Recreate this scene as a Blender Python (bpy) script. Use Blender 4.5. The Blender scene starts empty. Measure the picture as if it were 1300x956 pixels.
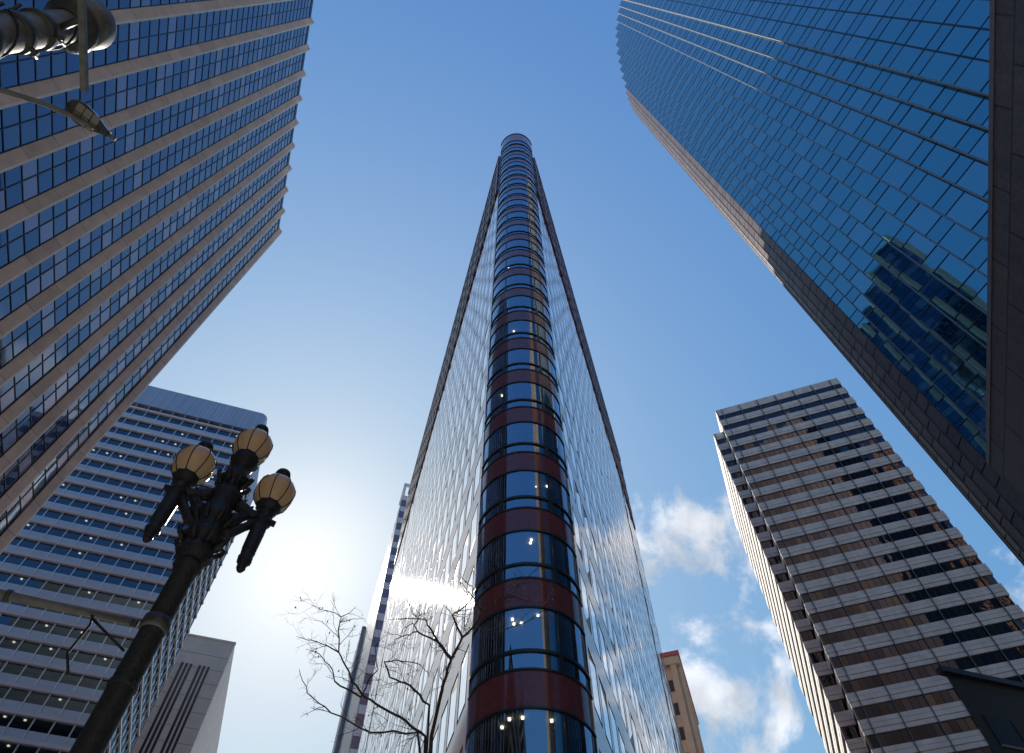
import bpy, math, random
from mathutils import Vector, Matrix
random.seed(7)
R = math.radians
EYE = 1.6
scene = bpy.context.scene
# ------------------------------------------------------------------ camera
cam_d = bpy.data.cameras.new('camera'); cam = bpy.data.objects.new('camera', cam_d)
scene.collection.objects.link(cam)
PITCH = math.atan2(867., 471.)
cam.location = (0, 0, EYE); cam.rotation_euler = (math.pi/2 + PITCH, 0, 0)
cam_d.sensor_width = 36; cam_d.lens = 36*867/1300.; cam_d.shift_y = -45/1300.
cam_d.clip_start = .05; cam_d.clip_end = 6000
scene.camera = cam
scene.render.resolution_x = 1024; scene.render.resolution_y = 753
# ------------------------------------------------------------------ light
SUN_AZ, SUN_EL = -22.0, 41.0        # azimuth clockwise from +Y
sd = Vector((math.sin(R(SUN_AZ))*math.cos(R(SUN_EL)), math.cos(R(SUN_AZ))*math.cos(R(SUN_EL)), math.sin(R(SUN_EL))))
sun_d = bpy.data.lights.new('sun', 'SUN'); sun = bpy.data.objects.new('sun', sun_d)
scene.collection.objects.link(sun)
sun_d.energy = 4.0; sun_d.angle = R(.53); sun_d.color = (1, .93, .84)
sun.rotation_euler = sd.to_track_quat('Z', 'Y').to_euler(); sun.location = sd*300
w = bpy.data.worlds.new('World'); scene.world = w; w.use_nodes = True
nt = w.node_tree; N = nt.nodes; L = nt.links; N.clear()
def nn(t, **k):
    n = N.new(t)
    for a, b in k.items(): setattr(n, a, b)
    return n
sky = nn('ShaderNodeTexSky', sky_type='NISHITA', sun_disc=False)
sky.sun_elevation = R(SUN_EL); sky.sun_rotation = R(SUN_AZ); sky.air_density = 1.0; sky.dust_density = 0.5; sky.ozone_density = 1.5; sky.altitude = 20
tc = nn('ShaderNodeTexCoord')
def mathn(op, a, b=None, c=None, clamp=False):
    n = N.new('ShaderNodeMath'); n.operation = op; n.use_clamp = clamp
    for i, v in enumerate((a, b, c)):
        if v is None: continue
        if isinstance(v, (int, float)): n.inputs[i].default_value = v
        else: L.new(v, n.inputs[i])
    return n.outputs[0]
def ramp(v, lo, hi):
    n = N.new('ShaderNodeMapRange'); n.interpolation_type = 'SMOOTHSTEP'
    L.new(v, n.inputs[0]); n.inputs[1].default_value = lo; n.inputs[2].default_value = hi
    n.inputs[3].default_value = 0; n.inputs[4].default_value = 1
    return n.outputs[0]
def dotdir(vec):
    n = N.new('ShaderNodeVectorMath'); n.operation = 'DOT_PRODUCT'
    L.new(tc.outputs['Generated'], n.inputs[0]); n.inputs[1].default_value = vec
    return n.outputs['Value']
sep = nn('ShaderNodeSeparateXYZ'); L.new(tc.outputs['Generated'], sep.inputs[0])
# cloud layer: direction projected on a plane overhead
zc = mathn('MAXIMUM', sep.outputs[2], .12)
px = mathn('DIVIDE', sep.outputs[0], zc); py = mathn('DIVIDE', sep.outputs[1], zc)
cmb = nn('ShaderNodeCombineXYZ'); L.new(px, cmb.inputs[0]); L.new(py, cmb.inputs[1])
no = nn('ShaderNodeTexNoise'); no.inputs['Scale'].default_value = 8.5; no.inputs['Detail'].default_value = 9; no.inputs['Roughness'].default_value = .58
no.inputs['Distortion'].default_value = .25
mp = nn('ShaderNodeMapping'); mp.inputs['Location'].default_value = (7.11, 2, 1); L.new(tc.outputs['Generated'], mp.inputs[0]); L.new(mp.outputs[0], no.inputs['Vector'])
def azel(a, e): return (math.sin(R(a))*math.cos(R(e)), math.cos(R(a))*math.cos(R(e)), math.sin(R(e)))
m1 = ramp(dotdir(azel(20, 37)), math.cos(R(16)), math.cos(R(6)))
m2 = ramp(dotdir(azel(43, 27)), math.cos(R(15)), math.cos(R(6)))
mk = mathn('MAXIMUM', m1, m2)
thr = mathn('SUBTRACT', no.outputs['Fac'], mathn('MULTIPLY', mathn('SUBTRACT', 1, mk), .34))
cl = ramp(thr, .46, .62)
csh = nn('ShaderNodeTexNoise'); csh.inputs['Scale'].default_value = 13; csh.inputs['Detail'].default_value = 5; L.new(mp.outputs[0], csh.inputs['Vector'])
csr = nn('ShaderNodeMapRange'); L.new(csh.outputs['Fac'], csr.inputs[0]); csr.inputs[1].default_value = .35; csr.inputs[2].default_value = .65; csr.inputs[3].default_value = .68; csr.inputs[4].default_value = 1.12
cvm = nn('ShaderNodeVectorMath', operation='SCALE'); cvm.inputs[0].default_value = (4.6, 4.85, 5.3); L.new(csr.outputs[0], cvm.inputs[3])
# air glow round the sun (circumsolar haze)
ds = mathn('MAXIMUM', dotdir(tuple(sd)), 0)
glow = mathn('ADD', mathn('MULTIPLY', mathn('POWER', ds, 18), .22), mathn('ADD', mathn('MULTIPLY', mathn('POWER', ds, 5), .92), mathn('MULTIPLY', mathn('POWER', ds, 140), 1.6)))
gcol = nn('ShaderNodeMixRGB', blend_type='ADD'); gcol.inputs[0].default_value = 1
gsc = nn('ShaderNodeVectorMath', operation='SCALE'); gsc.inputs[0].default_value = (1.0, .82, .68); L.new(glow, gsc.inputs[3])
hs = nn('ShaderNodeHueSaturation'); hs.inputs['Saturation'].default_value = 1.0; L.new(sky.outputs[0], hs.inputs['Color'])
tint = nn('ShaderNodeVectorMath', operation='MULTIPLY'); L.new(hs.outputs[0], tint.inputs[0]); tint.inputs[1].default_value = (.62, 1.36, 4.0)
den = nn('ShaderNodeVectorMath', operation='MULTIPLY_ADD'); L.new(tint.outputs[0], den.inputs[0]); den.inputs[1].default_value = (.18, .205, .22); den.inputs[2].default_value = (1, 1, 1)
dv_ = nn('ShaderNodeVectorMath', operation='DIVIDE'); L.new(tint.outputs[0], dv_.inputs[0]); L.new(den.outputs[0], dv_.inputs[1])
L.new(dv_.outputs[0], gcol.inputs[1]); L.new(gsc.outputs[0], gcol.inputs[2])
cm = nn('ShaderNodeMixRGB'); L.new(cl, cm.inputs[0]); L.new(gcol.outputs[0], cm.inputs[1]); L.new(cvm.outputs[0], cm.inputs[2])
bg = nn('ShaderNodeBackground'); bg.inputs[1].default_value = .12; L.new(cm.outputs[0], bg.inputs[0])
wo = nn('ShaderNodeOutputWorld'); L.new(bg.outputs[0], wo.inputs[0])
scene.view_settings.view_transform = 'Standard'; scene.view_settings.look = 'None'
scene.view_settings.exposure = 0.62; scene.view_settings.gamma = 1
scene.cycles.max_bounces = 8; scene.cycles.glossy_bounces = 5; scene.cycles.transparent_max_bounces = 12

# ------------------------------------------------------------------ materials
def mat(name, col, rough=.6, metal=0, spec=.5, noise=0, nscale=1.0, bump=0, bscale=2.0, ior=None, emit=None, joints=None, jcol=.35, streak=0):
    m = bpy.data.materials.new(name); m.use_nodes = True
    t = m.node_tree; b = t.nodes['Principled BSDF']; ln = t.links
    b.inputs['Roughness'].default_value = rough; b.inputs['Metallic'].default_value = metal
    b.inputs['Specular IOR Level'].default_value = spec
    if ior: b.inputs['IOR'].default_value = ior
    b.inputs['Base Color'].default_value = (*col, 1)
    co = t.nodes.new('ShaderNodeTexCoord')
    cur = None
    if noise:
        n = t.nodes.new('ShaderNodeTexNoise'); n.inputs['Scale'].default_value = nscale; n.inputs['Detail'].default_value = 6
        ln.new(co.outputs['Object'], n.inputs['Vector'])
        mr = t.nodes.new('ShaderNodeMapRange'); mr.inputs[1].default_value = .3; mr.inputs[2].default_value = .7
        mr.inputs[3].default_value = 1-noise; mr.inputs[4].default_value = 1+noise
        ln.new(n.outputs['Fac'], mr.inputs[0])
        vm = t.nodes.new('ShaderNodeVectorMath'); vm.operation = 'SCALE'; vm.inputs[0].default_value = col
        ln.new(mr.outputs[0], vm.inputs[3]); cur = vm.outputs[0]
        if streak:
            mpn = t.nodes.new('ShaderNodeMapping'); mpn.inputs['Scale'].default_value = (1.3, 1.3, .04)
            ln.new(co.outputs['Object'], mpn.inputs[0])
            n2 = t.nodes.new('ShaderNodeTexNoise'); n2.inputs['Scale'].default_value = 1.2; n2.inputs['Detail'].default_value = 4
            ln.new(mpn.outputs[0], n2.inputs['Vector'])
            mr2 = t.nodes.new('ShaderNodeMapRange'); mr2.inputs[1].default_value = .3; mr2.inputs[2].default_value = .7
            mr2.inputs[3].default_value = 1-streak; mr2.inputs[4].default_value = 1+streak
            ln.new(n2.outputs['Fac'], mr2.inputs[0])
            vm2 = t.nodes.new('ShaderNodeVectorMath'); vm2.operation = 'SCALE'
            ln.new(cur, vm2.inputs[0]); ln.new(mr2.outputs[0], vm2.inputs[3]); cur = vm2.outputs[0]
    if joints:      # panel joints from the metric UVs: (width, height, offset)
        bt = t.nodes.new('ShaderNodeTexBrick'); ln.new(co.outputs['UV'], bt.inputs['Vector'])
        bt.inputs['Scale'].default_value = 1; bt.inputs['Brick Width'].default_value = joints[0]; bt.inputs['Row Height'].default_value = joints[1]
        bt.offset = joints[2]; bt.inputs['Mortar Size'].default_value = joints[3] if len(joints) > 3 else .012
        bt.inputs['Color1'].default_value = (1, 1, 1, 1); bt.inputs['Color2'].default_value = (.86, .86, .86, 1); bt.inputs['Mortar'].default_value = (jcol, jcol, jcol, 1)
        mx = t.nodes.new('ShaderNodeMixRGB'); mx.blend_type = 'MULTIPLY'; mx.inputs[0].default_value = 1
        if cur: ln.new(cur, mx.inputs[1])
        else: mx.inputs[1].default_value = (*col, 1)
        ln.new(bt.outputs[0], mx.inputs[2]); cur = mx.outputs[0]
    if cur: ln.new(cur, b.inputs['Base Color'])
    if bump:
        n = t.nodes.new('ShaderNodeTexNoise'); n.inputs['Scale'].default_value = bscale; n.inputs['Detail'].default_value = 2
        ln.new(co.outputs['Object'], n.inputs['Vector'])
        bp = t.nodes.new('ShaderNodeBump'); bp.inputs['Strength'].default_value = 1; bp.inputs['Distance'].default_value = bump
        ln.new(n.outputs['Fac'], bp.inputs['Height']); ln.new(bp.outputs[0], b.inputs['Normal'])
    if emit:
        b.inputs['Emission Color'].default_value = (*emit[0], 1); b.inputs['Emission Strength'].default_value = emit[1]
    return m
def clear_glass(name, refl, tint, f0=.12, rough=.01, bump=.0006):
    """coated glass one can see into: mirror coat over a tinted see-through pane"""
    m = bpy.data.materials.new(name); m.use_nodes = True
    t = m.node_tree; t.nodes.clear(); ln = t.links
    g = t.nodes.new('ShaderNodeBsdfGlossy'); g.inputs['Color'].default_value = (*refl, 1); g.inputs['Roughness'].default_value = rough
    tr = t.nodes.new('ShaderNodeBsdfTransparent'); tr.inputs['Color'].default_value = (*tint, 1)
    lf_ = t.nodes.new('ShaderNodeLayerWeight'); lf_.inputs['Blend'].default_value = .5
    pw = t.nodes.new('ShaderNodeMath'); pw.operation = 'POWER'; ln.new(lf_.outputs['Facing'], pw.inputs[0]); pw.inputs[1].default_value = 5
    lw = t.nodes.new('ShaderNodeMath'); lw.operation = 'MULTIPLY_ADD'; ln.new(pw.outputs[0], lw.inputs[0]); lw.inputs[1].default_value = 1-f0; lw.inputs[2].default_value = f0
    co = t.nodes.new('ShaderNodeTexCoord'); n = t.nodes.new('ShaderNodeTexNoise'); n.inputs['Scale'].default_value = .7; n.inputs['Detail'].default_value = 1
    ln.new(co.outputs['Object'], n.inputs['Vector'])
    bp = t.nodes.new('ShaderNodeBump'); bp.inputs['Distance'].default_value = bump*10; ln.new(n.outputs['Fac'], bp.inputs['Height']); ln.new(bp.outputs[0], g.inputs['Normal'])
    mx = t.nodes.new('ShaderNodeMixShader'); ln.new(lw.outputs[0], mx.inputs[0]); ln.new(tr.outputs[0], mx.inputs[1]); ln.new(g.outputs[0], mx.inputs[2])
    o = t.nodes.new('ShaderNodeOutputMaterial'); ln.new(mx.outputs[0], o.inputs[0])
    return m
M = {}
M['city_ground'] = mat('pale concrete paving', (.42, .39, .34), .9, noise=.15, nscale=.05)
M['asphalt'] = mat('asphalt', (.05, .05, .052), .9, noise=.25, nscale=3)
M['pavement'] = mat('pavement', (.3, .29, .27), .85, noise=.12, nscale=2)
M['paint'] = mat('road paint', (.75, .75, .72), .7, noise=.1, nscale=6)
# wedge tower
M['red_granite'] = mat('polished red granite', (.22, .06, .062), .05, spec=1.0, ior=2.4, noise=.25, nscale=9, streak=.12)
M['prow_granite'] = mat('polished maroon granite', (.21, .055, .055), .12, spec=.55, noise=.2, nscale=9, streak=.1)
M['crown_granite'] = mat('honed dark red granite', (.09, .035, .035), .4, spec=.4, noise=.25, nscale=5)
M['wedge_glass'] = mat('wedge window glass', (.78, .82, .88), .03, metal=.92, spec=1.0, ior=2.4, bump=.008, bscale=.5)
M['bronze'] = mat('dark green bronze frame', (.025, .035, .035), .35, spec=.5)
M['prow_glass'] = clear_glass('prow glass', (.62, .78, .95), (.42, .5, .55), .38)
M['ceiling'] = mat('office ceiling', (.35, .34, .32), .9)
M['core'] = mat('dark interior', (.05, .045, .04), .9, noise=.4, nscale=1.5)
M['bulb'] = mat('lit downlight', (1, .9, .7), .5, emit=((1, .82, .5), 5))
M['tube_light'] = mat('dim office lamp', (.9, .85, .7), .5, emit=((1, .86, .62), 1.1))
# left glass tower with tan piers
M['tan_stone'] = mat('tan precast stone', (.80, .60, .48), .75, noise=.1, nscale=.8, streak=.05, joints=(50, 3.9, 0, .03), jcol=.45)
M['sun_edge'] = mat('tan precast edge painted sunlit', (.88, .80, .70), .7, noise=.06, nscale=1)  # pier stone paled as if sun catches its cap and far side
M['lb_blue'] = mat('blue mirror glass', (.07, .115, .185), .03, metal=1, bump=.004, bscale=.35)
M['lb_blue2'] = mat('mid blue mirror glass', (.095, .135, .195), .03, metal=1, bump=.004, bscale=.35)
M['lb_grey'] = mat('glass with blinds down behind', (.24, .22, .28), .12, metal=.75, bump=.004, bscale=.35)
M['black_frame'] = mat('black window frame', (.012, .012, .014), .4)
# right serrated tower
M['rb_glass'] = mat('deep blue mirror glass', (.135, .32, .38), .02, metal=1, bump=.006, bscale=.3)
M['rb_glass2'] = mat('deep blue mirror spandrel glass', (.12, .30, .365), .035, metal=1, bump=.003, bscale=.3)
M['rb_glass3'] = mat('deep blue mirror glass, drawn blind behind', (.17, .335, .40), .03, metal=1, bump=.006, bscale=.3)
M['rb_metal'] = mat('polished steel return', (.27, .255, .235), .35, spec=.9)
M['brown_granite'] = mat('brown granite panel', (.2, .145, .13), .45, noise=.25, nscale=6)
M['brown_granite_b'] = mat('darker brown granite panel', (.16, .115, .105), .45, noise=.25, nscale=6)
M['podium_granite'] = mat('brown podium granite', (.17, .125, .11), .6, noise=.22, nscale=5, joints=(2.9, 1.45, .5, .035), jcol=.2, streak=.15)
# far left tower
M['lf_panel'] = mat('blue grey aluminium panel', (.40, .44, .52), .4, metal=.2, noise=.06, nscale=.4)
M['lf_band'] = mat('pink grey aluminium ledge', (.50, .44, .47), .5, noise=.06, nscale=.4)
M['lf_fascia'] = mat('ribbed blue grey fascia', (.34, .38, .47), .4, metal=.3, streak=.1, noise=.03, nscale=.4)
M['lf_mullion'] = mat('bright aluminium mullion', (.62, .62, .64), .3, metal=.5)
M['lf_glass'] = clear_glass('dark office glass', (.45, .62, .82), (.4, .45, .5), .16)
# far right tower
M['rf_stone'] = mat('mauve grey precast band', (.66, .57, .53), .7, noise=.12, nscale=.5, streak=.08)
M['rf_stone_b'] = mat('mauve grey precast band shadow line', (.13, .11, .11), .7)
M['rf_stone_sun'] = mat('mauve grey precast painted sunlit', (.72, .68, .62), .7, noise=.08, nscale=.5)  # flank copy of the mauve stone, sunlight put into its colour
M['rf_glass'] = mat('dark bronze window glass', (.075, .065, .08), .02, metal=1, bump=.012, bscale=.6)
M['rf_glass2'] = mat('browner window glass', (.095, .072, .066), .04, metal=.95, bump=.012, bscale=.6)  # browner tone, dealt at random among the panes
# others
M['silver'] = mat('silver facade metal', (.75, .76, .78), .25, metal=.8)
M['slim_rib'] = mat('pale ribbed metal', (.6, .6, .6), .5)
M['slim_dark'] = mat('slim tower violet grey glass', (.2, .17, .21), .2, metal=.35)
M['slim_band'] = mat('slim tower pale blue band', (.62, .62, .68), .5)
M['tan_concrete'] = mat('tan concrete', (.58, .49, .43), .85, noise=.08, nscale=.3, streak=.05)
M['slit'] = mat('dark slit window glass', (.02, .022, .03), .35, spec=.3)
M['buff'] = mat('buff terracotta', (.45, .38, .28), .7, noise=.1, nscale=.7)
M['oxide'] = mat('oxide red cornice', (.35, .08, .07), .6)
M['dark_roof'] = mat('dark roof metal', (.045, .045, .05), .5)
M['iron'] = mat('black painted cast iron', (.02, .021, .023), .5, spec=.4, bump=.01, bscale=40, noise=.4, nscale=30)
M['pole_grey'] = mat('weathered grey steel', (.17, .17, .155), .5, metal=.3, noise=.25, nscale=12)
M['pole_dark'] = mat('dark greenish steel', (.05, .055, .05), .45, metal=.2, noise=.3, nscale=14)
M['cable'] = mat('black cable', (.012, .012, .012), .6)
M['bark'] = mat('dark bark', (.06, .045, .035), .9, noise=.4, nscale=25)
M['dead_leaf'] = mat('dark dry leaf', (.05, .035, .02), .8)
M['brown_tower'] = mat('sunlit brown stone', (.5, .33, .22), .7, noise=.1, nscale=.3)
M['beige_tower'] = mat('sunlit beige stone', (.55, .49, .38), .7, noise=.1, nscale=.3)
M['dark_stone'] = mat('dark grey stone', (.06, .055, .05), .7)
M['ledge'] = mat('grey stone ledge', (.4, .38, .33), .7)
M['led'] = mat('street light lens', (.22, .21, .17), .25, spec=.8)
def globe_mat():
    m = bpy.data.materials.new('amber lamp glass'); m.use_nodes = True
    t = m.node_tree; t.nodes.clear(); ln = t.links
    tl = t.nodes.new('ShaderNodeBsdfTranslucent'); tl.inputs[0].default_value = (.66, .53, .38, 1)
    df = t.nodes.new('ShaderNodeBsdfDiffuse'); df.inputs[0].default_value = (.36, .32, .26, 1)
    gl = t.nodes.new('ShaderNodeBsdfGlossy'); gl.inputs['Roughness'].default_value = .15
    m1 = t.nodes.new('ShaderNodeMixShader'); m1.inputs[0].default_value = .35; ln.new(tl.outputs[0], m1.inputs[1]); ln.new(df.outputs[0], m1.inputs[2])
    fr = t.nodes.new('ShaderNodeFresnel'); m2 = t.nodes.new('ShaderNodeMixShader'); ln.new(fr.outputs[0], m2.inputs[0]); ln.new(m1.outputs[0], m2.inputs[1]); ln.new(gl.outputs[0], m2.inputs[2])
    o = t.nodes.new('ShaderNodeOutputMaterial'); ln.new(m2.outputs[0], o.inputs[0])
    return m
M['globe'] = globe_mat()

# ------------------------------------------------------------------ mesh helpers
col = scene.collection
def tag(o, label=None, cat=None, group=None, kind=None):
    if label: o['label'] = label
    if cat: o['category'] = cat
    if group: o['group'] = group
    if kind: o['kind'] = kind
    return o
def empty(name, loc, label=None, cat=None, group=None):
    o = bpy.data.objects.new(name, None); col.objects.link(o); o.location = loc
    o.empty_display_size = .5
    return tag(o, label, cat, group)
def world_loc(o):
    v = Vector((0, 0, 0))
    while o: v += o.location; o = o.parent
    return v
class MB:
    def __init__(s): s.v = []; s.f = []; s.m = []; s.uv = []; s.mats = []; s.sm = []
    def mi(s, m):
        if m not in s.mats: s.mats.append(m)
        return s.mats.index(m)
    def face(s, pts, m, uv=None, smooth=False):
        i = len(s.v); s.v += [tuple(p) for p in pts]; s.f.append(tuple(range(i, i+len(pts)))); s.m.append(s.mi(m))
        s.uv += uv if uv else [(0, 0)]*len(pts); s.sm.append(smooth)
    def box(s, fr, s0, s1, d0, d1, z0, z1, m, caps=True):
        """box in a facade frame: s along the wall, d outward, z up"""
        P = lambda a, d, z: fr.p(a, d, z)
        s.face([P(s0,d1,z0), P(s1,d1,z0), P(s1,d1,z1), P(s0,d1,z1)], m, [(s0,z0),(s1,z0),(s1,z1),(s0,z1)])
        s.face([P(s1,d0,z0), P(s0,d0,z0), P(s0,d0,z1), P(s1,d0,z1)], m, [(s1,z0),(s0,z0),(s0,z1),(s1,z1)])
        s.face([P(s0,d0,z0), P(s0,d1,z0), P(s0,d1,z1), P(s0,d0,z1)], m, [(d0,z0),(d1,z0),(d1,z1),(d0,z1)])
        s.face([P(s1,d1,z0), P(s1,d0,z0), P(s1,d0,z1), P(s1,d1,z1)], m, [(d1,z0),(d0,z0),(d0,z1),(d1,z1)])
        s.face([P(s0,d0,z0), P(s1,d0,z0), P(s1,d1,z0), P(s0,d1,z0)], m, [(s0,d0),(s1,d0),(s1,d1),(s0,d1)])
        s.face([P(s0,d1,z1), P(s1,d1,z1), P(s1,d0,z1), P(s0,d0,z1)], m, [(s0,d1),(s1,d1),(s1,d0),(s0,d0)])
    def prism(s, poly, z0, z1, m, top=True, bottom=True):
        n = len(poly); t = 0
        for i in range(n):
            a, b = poly[i], poly[(i+1) % n]; l = math.hypot(b[0]-a[0], b[1]-a[1])
            s.face([(*a, z0), (*b, z0), (*b, z1), (*a, z1)], m, [(t, z0), (t+l, z0), (t+l, z1), (t, z1)]); t += l
        if top: s.face([(*p, z1) for p in poly], m, [tuple(p) for p in poly])
        if bottom: s.face([(*p, z0) for p in reversed(poly)], m, [tuple(p) for p in reversed(poly)])
    def tube(s, pts, rad, m, n=8, cap=True):
        pts = [Vector(p) for p in pts]
        if not isinstance(rad, (list, tuple)): rad = [rad]*len(pts)
        base = len(s.v); up = None
        for i, p in enumerate(pts):
            t = (pts[min(i+1, len(pts)-1)]-pts[max(i-1, 0)]).normalized()
            if up is None: up = t.orthogonal().normalized()
            up = (up - t*up.dot(t)); up = up.normalized() if up.length > 1e-6 else t.orthogonal().normalized()
            q = t.cross(up)
            for k in range(n):
                a = 2*math.pi*k/n; s.v.append(tuple(p + (up*math.cos(a)+q*math.sin(a))*rad[i]))
        mi = s.mi(m)
        for i in range(len(pts)-1):
            for k in range(n):
                a = base+i*n+k; b = base+i*n+(k+1) % n
                s.f.append((a, b, b+n, a+n)); s.m.append(mi); s.uv += [(0, 0)]*4; s.sm.append(True)
        if cap:
            for o_, rv in ((base, True), (base+(len(pts)-1)*n, False)):
                r = list(range(o_, o_+n)); r = r[::-1] if rv else r
                s.f.append(tuple(r)); s.m.append(mi); s.uv += [(0, 0)]*n; s.sm.append(False)
    def lathe(s, c, prof, m, n=24, flute=0, fl=8, smooth=True):
        base = len(s.v); mi = s.mi(m)
        for (r, z) in prof:
            for k in range(n):
                a = 2*math.pi*k/n; rr = r*(1-flute*abs(math.sin(a*fl/2))**6) if flute else r
                s.v.append((c[0]+rr*math.cos(a), c[1]+rr*math.sin(a), c[2]+z))
        for i in range(len(prof)-1):
            for k in range(n):
                a = base+i*n+k; b = base+i*n+(k+1) % n
                s.f.append((a, b, b+n, a+n)); s.m.append(mi); s.uv += [(0, 0)]*4; s.sm.append(smooth)
    def build(s, name, parent=None, label=None, kind=None, cat=None, group=None, loc=None):
        off = world_loc(parent) if parent else Vector(loc or (0, 0, 0))
        me = bpy.data.meshes.new(name)
        me.from_pydata([(a-off.x, b-off.y, c-off.z) for a, b, c in s.v], [], s.f)
        for m in s.mats: me.materials.append(M[m])
        me.polygons.foreach_set('material_index', s.m); me.polygons.foreach_set('use_smooth', s.sm)
        uvl = me.uv_layers.new(name='UVMap'); uvl.data.foreach_set('uv', [x for p in s.uv for x in p])
        me.update()
        o = bpy.data.objects.new(name, me); col.objects.link(o)
        if parent: o.parent = parent
        elif loc: o.location = loc
        return tag(o, label, cat, group, kind)
class Frame:
    """facade frame: origin o (plan), direction az (deg), outward normal on the given side"""
    def __init__(s, o, az=None, to=None, out=None):
        s.o = Vector((o[0], o[1]))
        s.t = Vector((math.sin(R(az)), math.cos(R(az)))) if az is not None else (Vector(to)-s.o).normalized()
        s.len = (Vector(to)-s.o).length if to is not None else 0
        n = Vector((s.t.y, -s.t.x))
        if out is not None and n.dot(Vector(out)) < 0: n = -n
        s.n = n
    def p(s, a, d, z):
        q = s.o + s.t*a + s.n*d
        return (q.x, q.y, z+EYE)
# all facade heights z are measured from the eye, EYE is added in p()
CT, ST = math.cos(PITCH), math.sin(PITCH)
def proj(p):
    x, y, z = p[0], p[1], p[2]-EYE
    f = CT*y+ST*z; u = -ST*y+CT*z
    if f <= .1: return None
    return (650+867*x/f, 433-867*u/f)
def area_px(pts):
    q = [proj(p) for p in pts]
    if any(a is None for a in q): return 0
    cx = sum(a[0] for a in q)/4; cy = sum(a[1] for a in q)/4
    if cx < -10 or cx > 1310 or cy < -10 or cy > 966: return 0
    return abs(sum(q[i][0]*q[(i+1) % 4][1]-q[(i+1) % 4][0]*q[i][1] for i in range(4)))/2
def split(items, name, parent, limit=100, label=None):
    """items: list of (corner points, draw function). The biggest in the picture become parts of their own, the rest one part."""
    it = sorted(items, key=lambda t: -area_px(t[0]))
    for pts, fn in it[:limit]:
        b = MB(); fn(b); b.build(name, parent, label=label)
    if it[limit:]:
        b = MB()
        for pts, fn in it[limit:]: fn(b)
        b.build(name, parent, kind='stuff')
def pane(b, fr, s0, s1, d, z0, z1, m, tilt=.004):
    a = random.uniform(-tilt, tilt)*(s1-s0)*.5; c = random.uniform(-tilt, tilt)*(z1-z0)*.5
    P = fr.p
    q = [P(s0, d-a-c, z0), P(s1, d+a-c, z0), P(s1, d+a+c, z1), P(s0, d-a+c, z1)]
    b.face(q, m, [(s0, z0), (s1, z0), (s1, z1), (s0, z1)])
def quad_pts(fr, s0, s1, z0, z1, d=0): return [fr.p(s0, d, z0), fr.p(s1, d, z0), fr.p(s1, d, z1), fr.p(s0, d, z1)]
def S(p, k): return (p[0]*k, p[1]*k)

# ================================================================== SETTING
g = MB(); g.face([(-3000, -3000, 0), (3000, -3000, 0), (3000, 3000, 0), (-3000, 3000, 0)], 'city_ground')
g.build('ground', kind='structure')
def road(o, az, w_, y0, y1, z, name):
    t = Vector((math.sin(R(az)), math.cos(R(az)))); n = Vector((t.y, -t.x)); o = Vector(o); b = MB()
    b.face([(*(o+t*y0-n*w_/2), z), (*(o+t*y0+n*w_/2), z), (*(o+t*y1+n*w_/2), z), (*(o+t*y1-n*w_/2), z)], 'asphalt'); b.build(name, kind='structure')
road((-16, 12), -16.5, 22, -160, 260, .004, 'road'); road((9.5, 10), 17.3, 11, -10, 260, .008, 'road')
def walk(poly, name='pavement'):
    b = MB(); b.prism(poly, .016, .15, 'pavement', bottom=False); return b.build(name, kind='structure')
walk([(-3.2, 15), (4.5, 15), (10.5, 26), (29, 88), (-28, 98), (-6, 26)])
walk([(-31, -60), (-31.5, 4), (-48, 60), (-150, 30), (-150, -60)])
walk([(-6.2, -7), (6.5, -7), (6.5, 3.2), (-6.2, 3.2)])
walk([(9.5, -60), (9.5, 0), (17, 22), (38, 86), (140, 60), (140, -60)])
lm = MB()
for k in range(14):
    y = 14+k*6.0; x = -17-.30*(y-14)
    lm.face([(x-.06, y, .013), (x+.06, y, .013), (x+.06-.9, y+3, .013), (x-.06-.9, y+3, .013)], 'paint')
lm.build('lane_marking', kind='structure')
for k in range(9):
    x0 = -15+k*1.0
lmc = MB()
for k in range(9):
    x0 = -16+k*1.05
    lmc.face([(x0, 4, .013), (x0+.5, 4, .013), (x0+.5, 8, .013), (x0, 8, .013)], 'paint')
lmc.build('crosswalk_marking', kind='structure')

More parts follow.
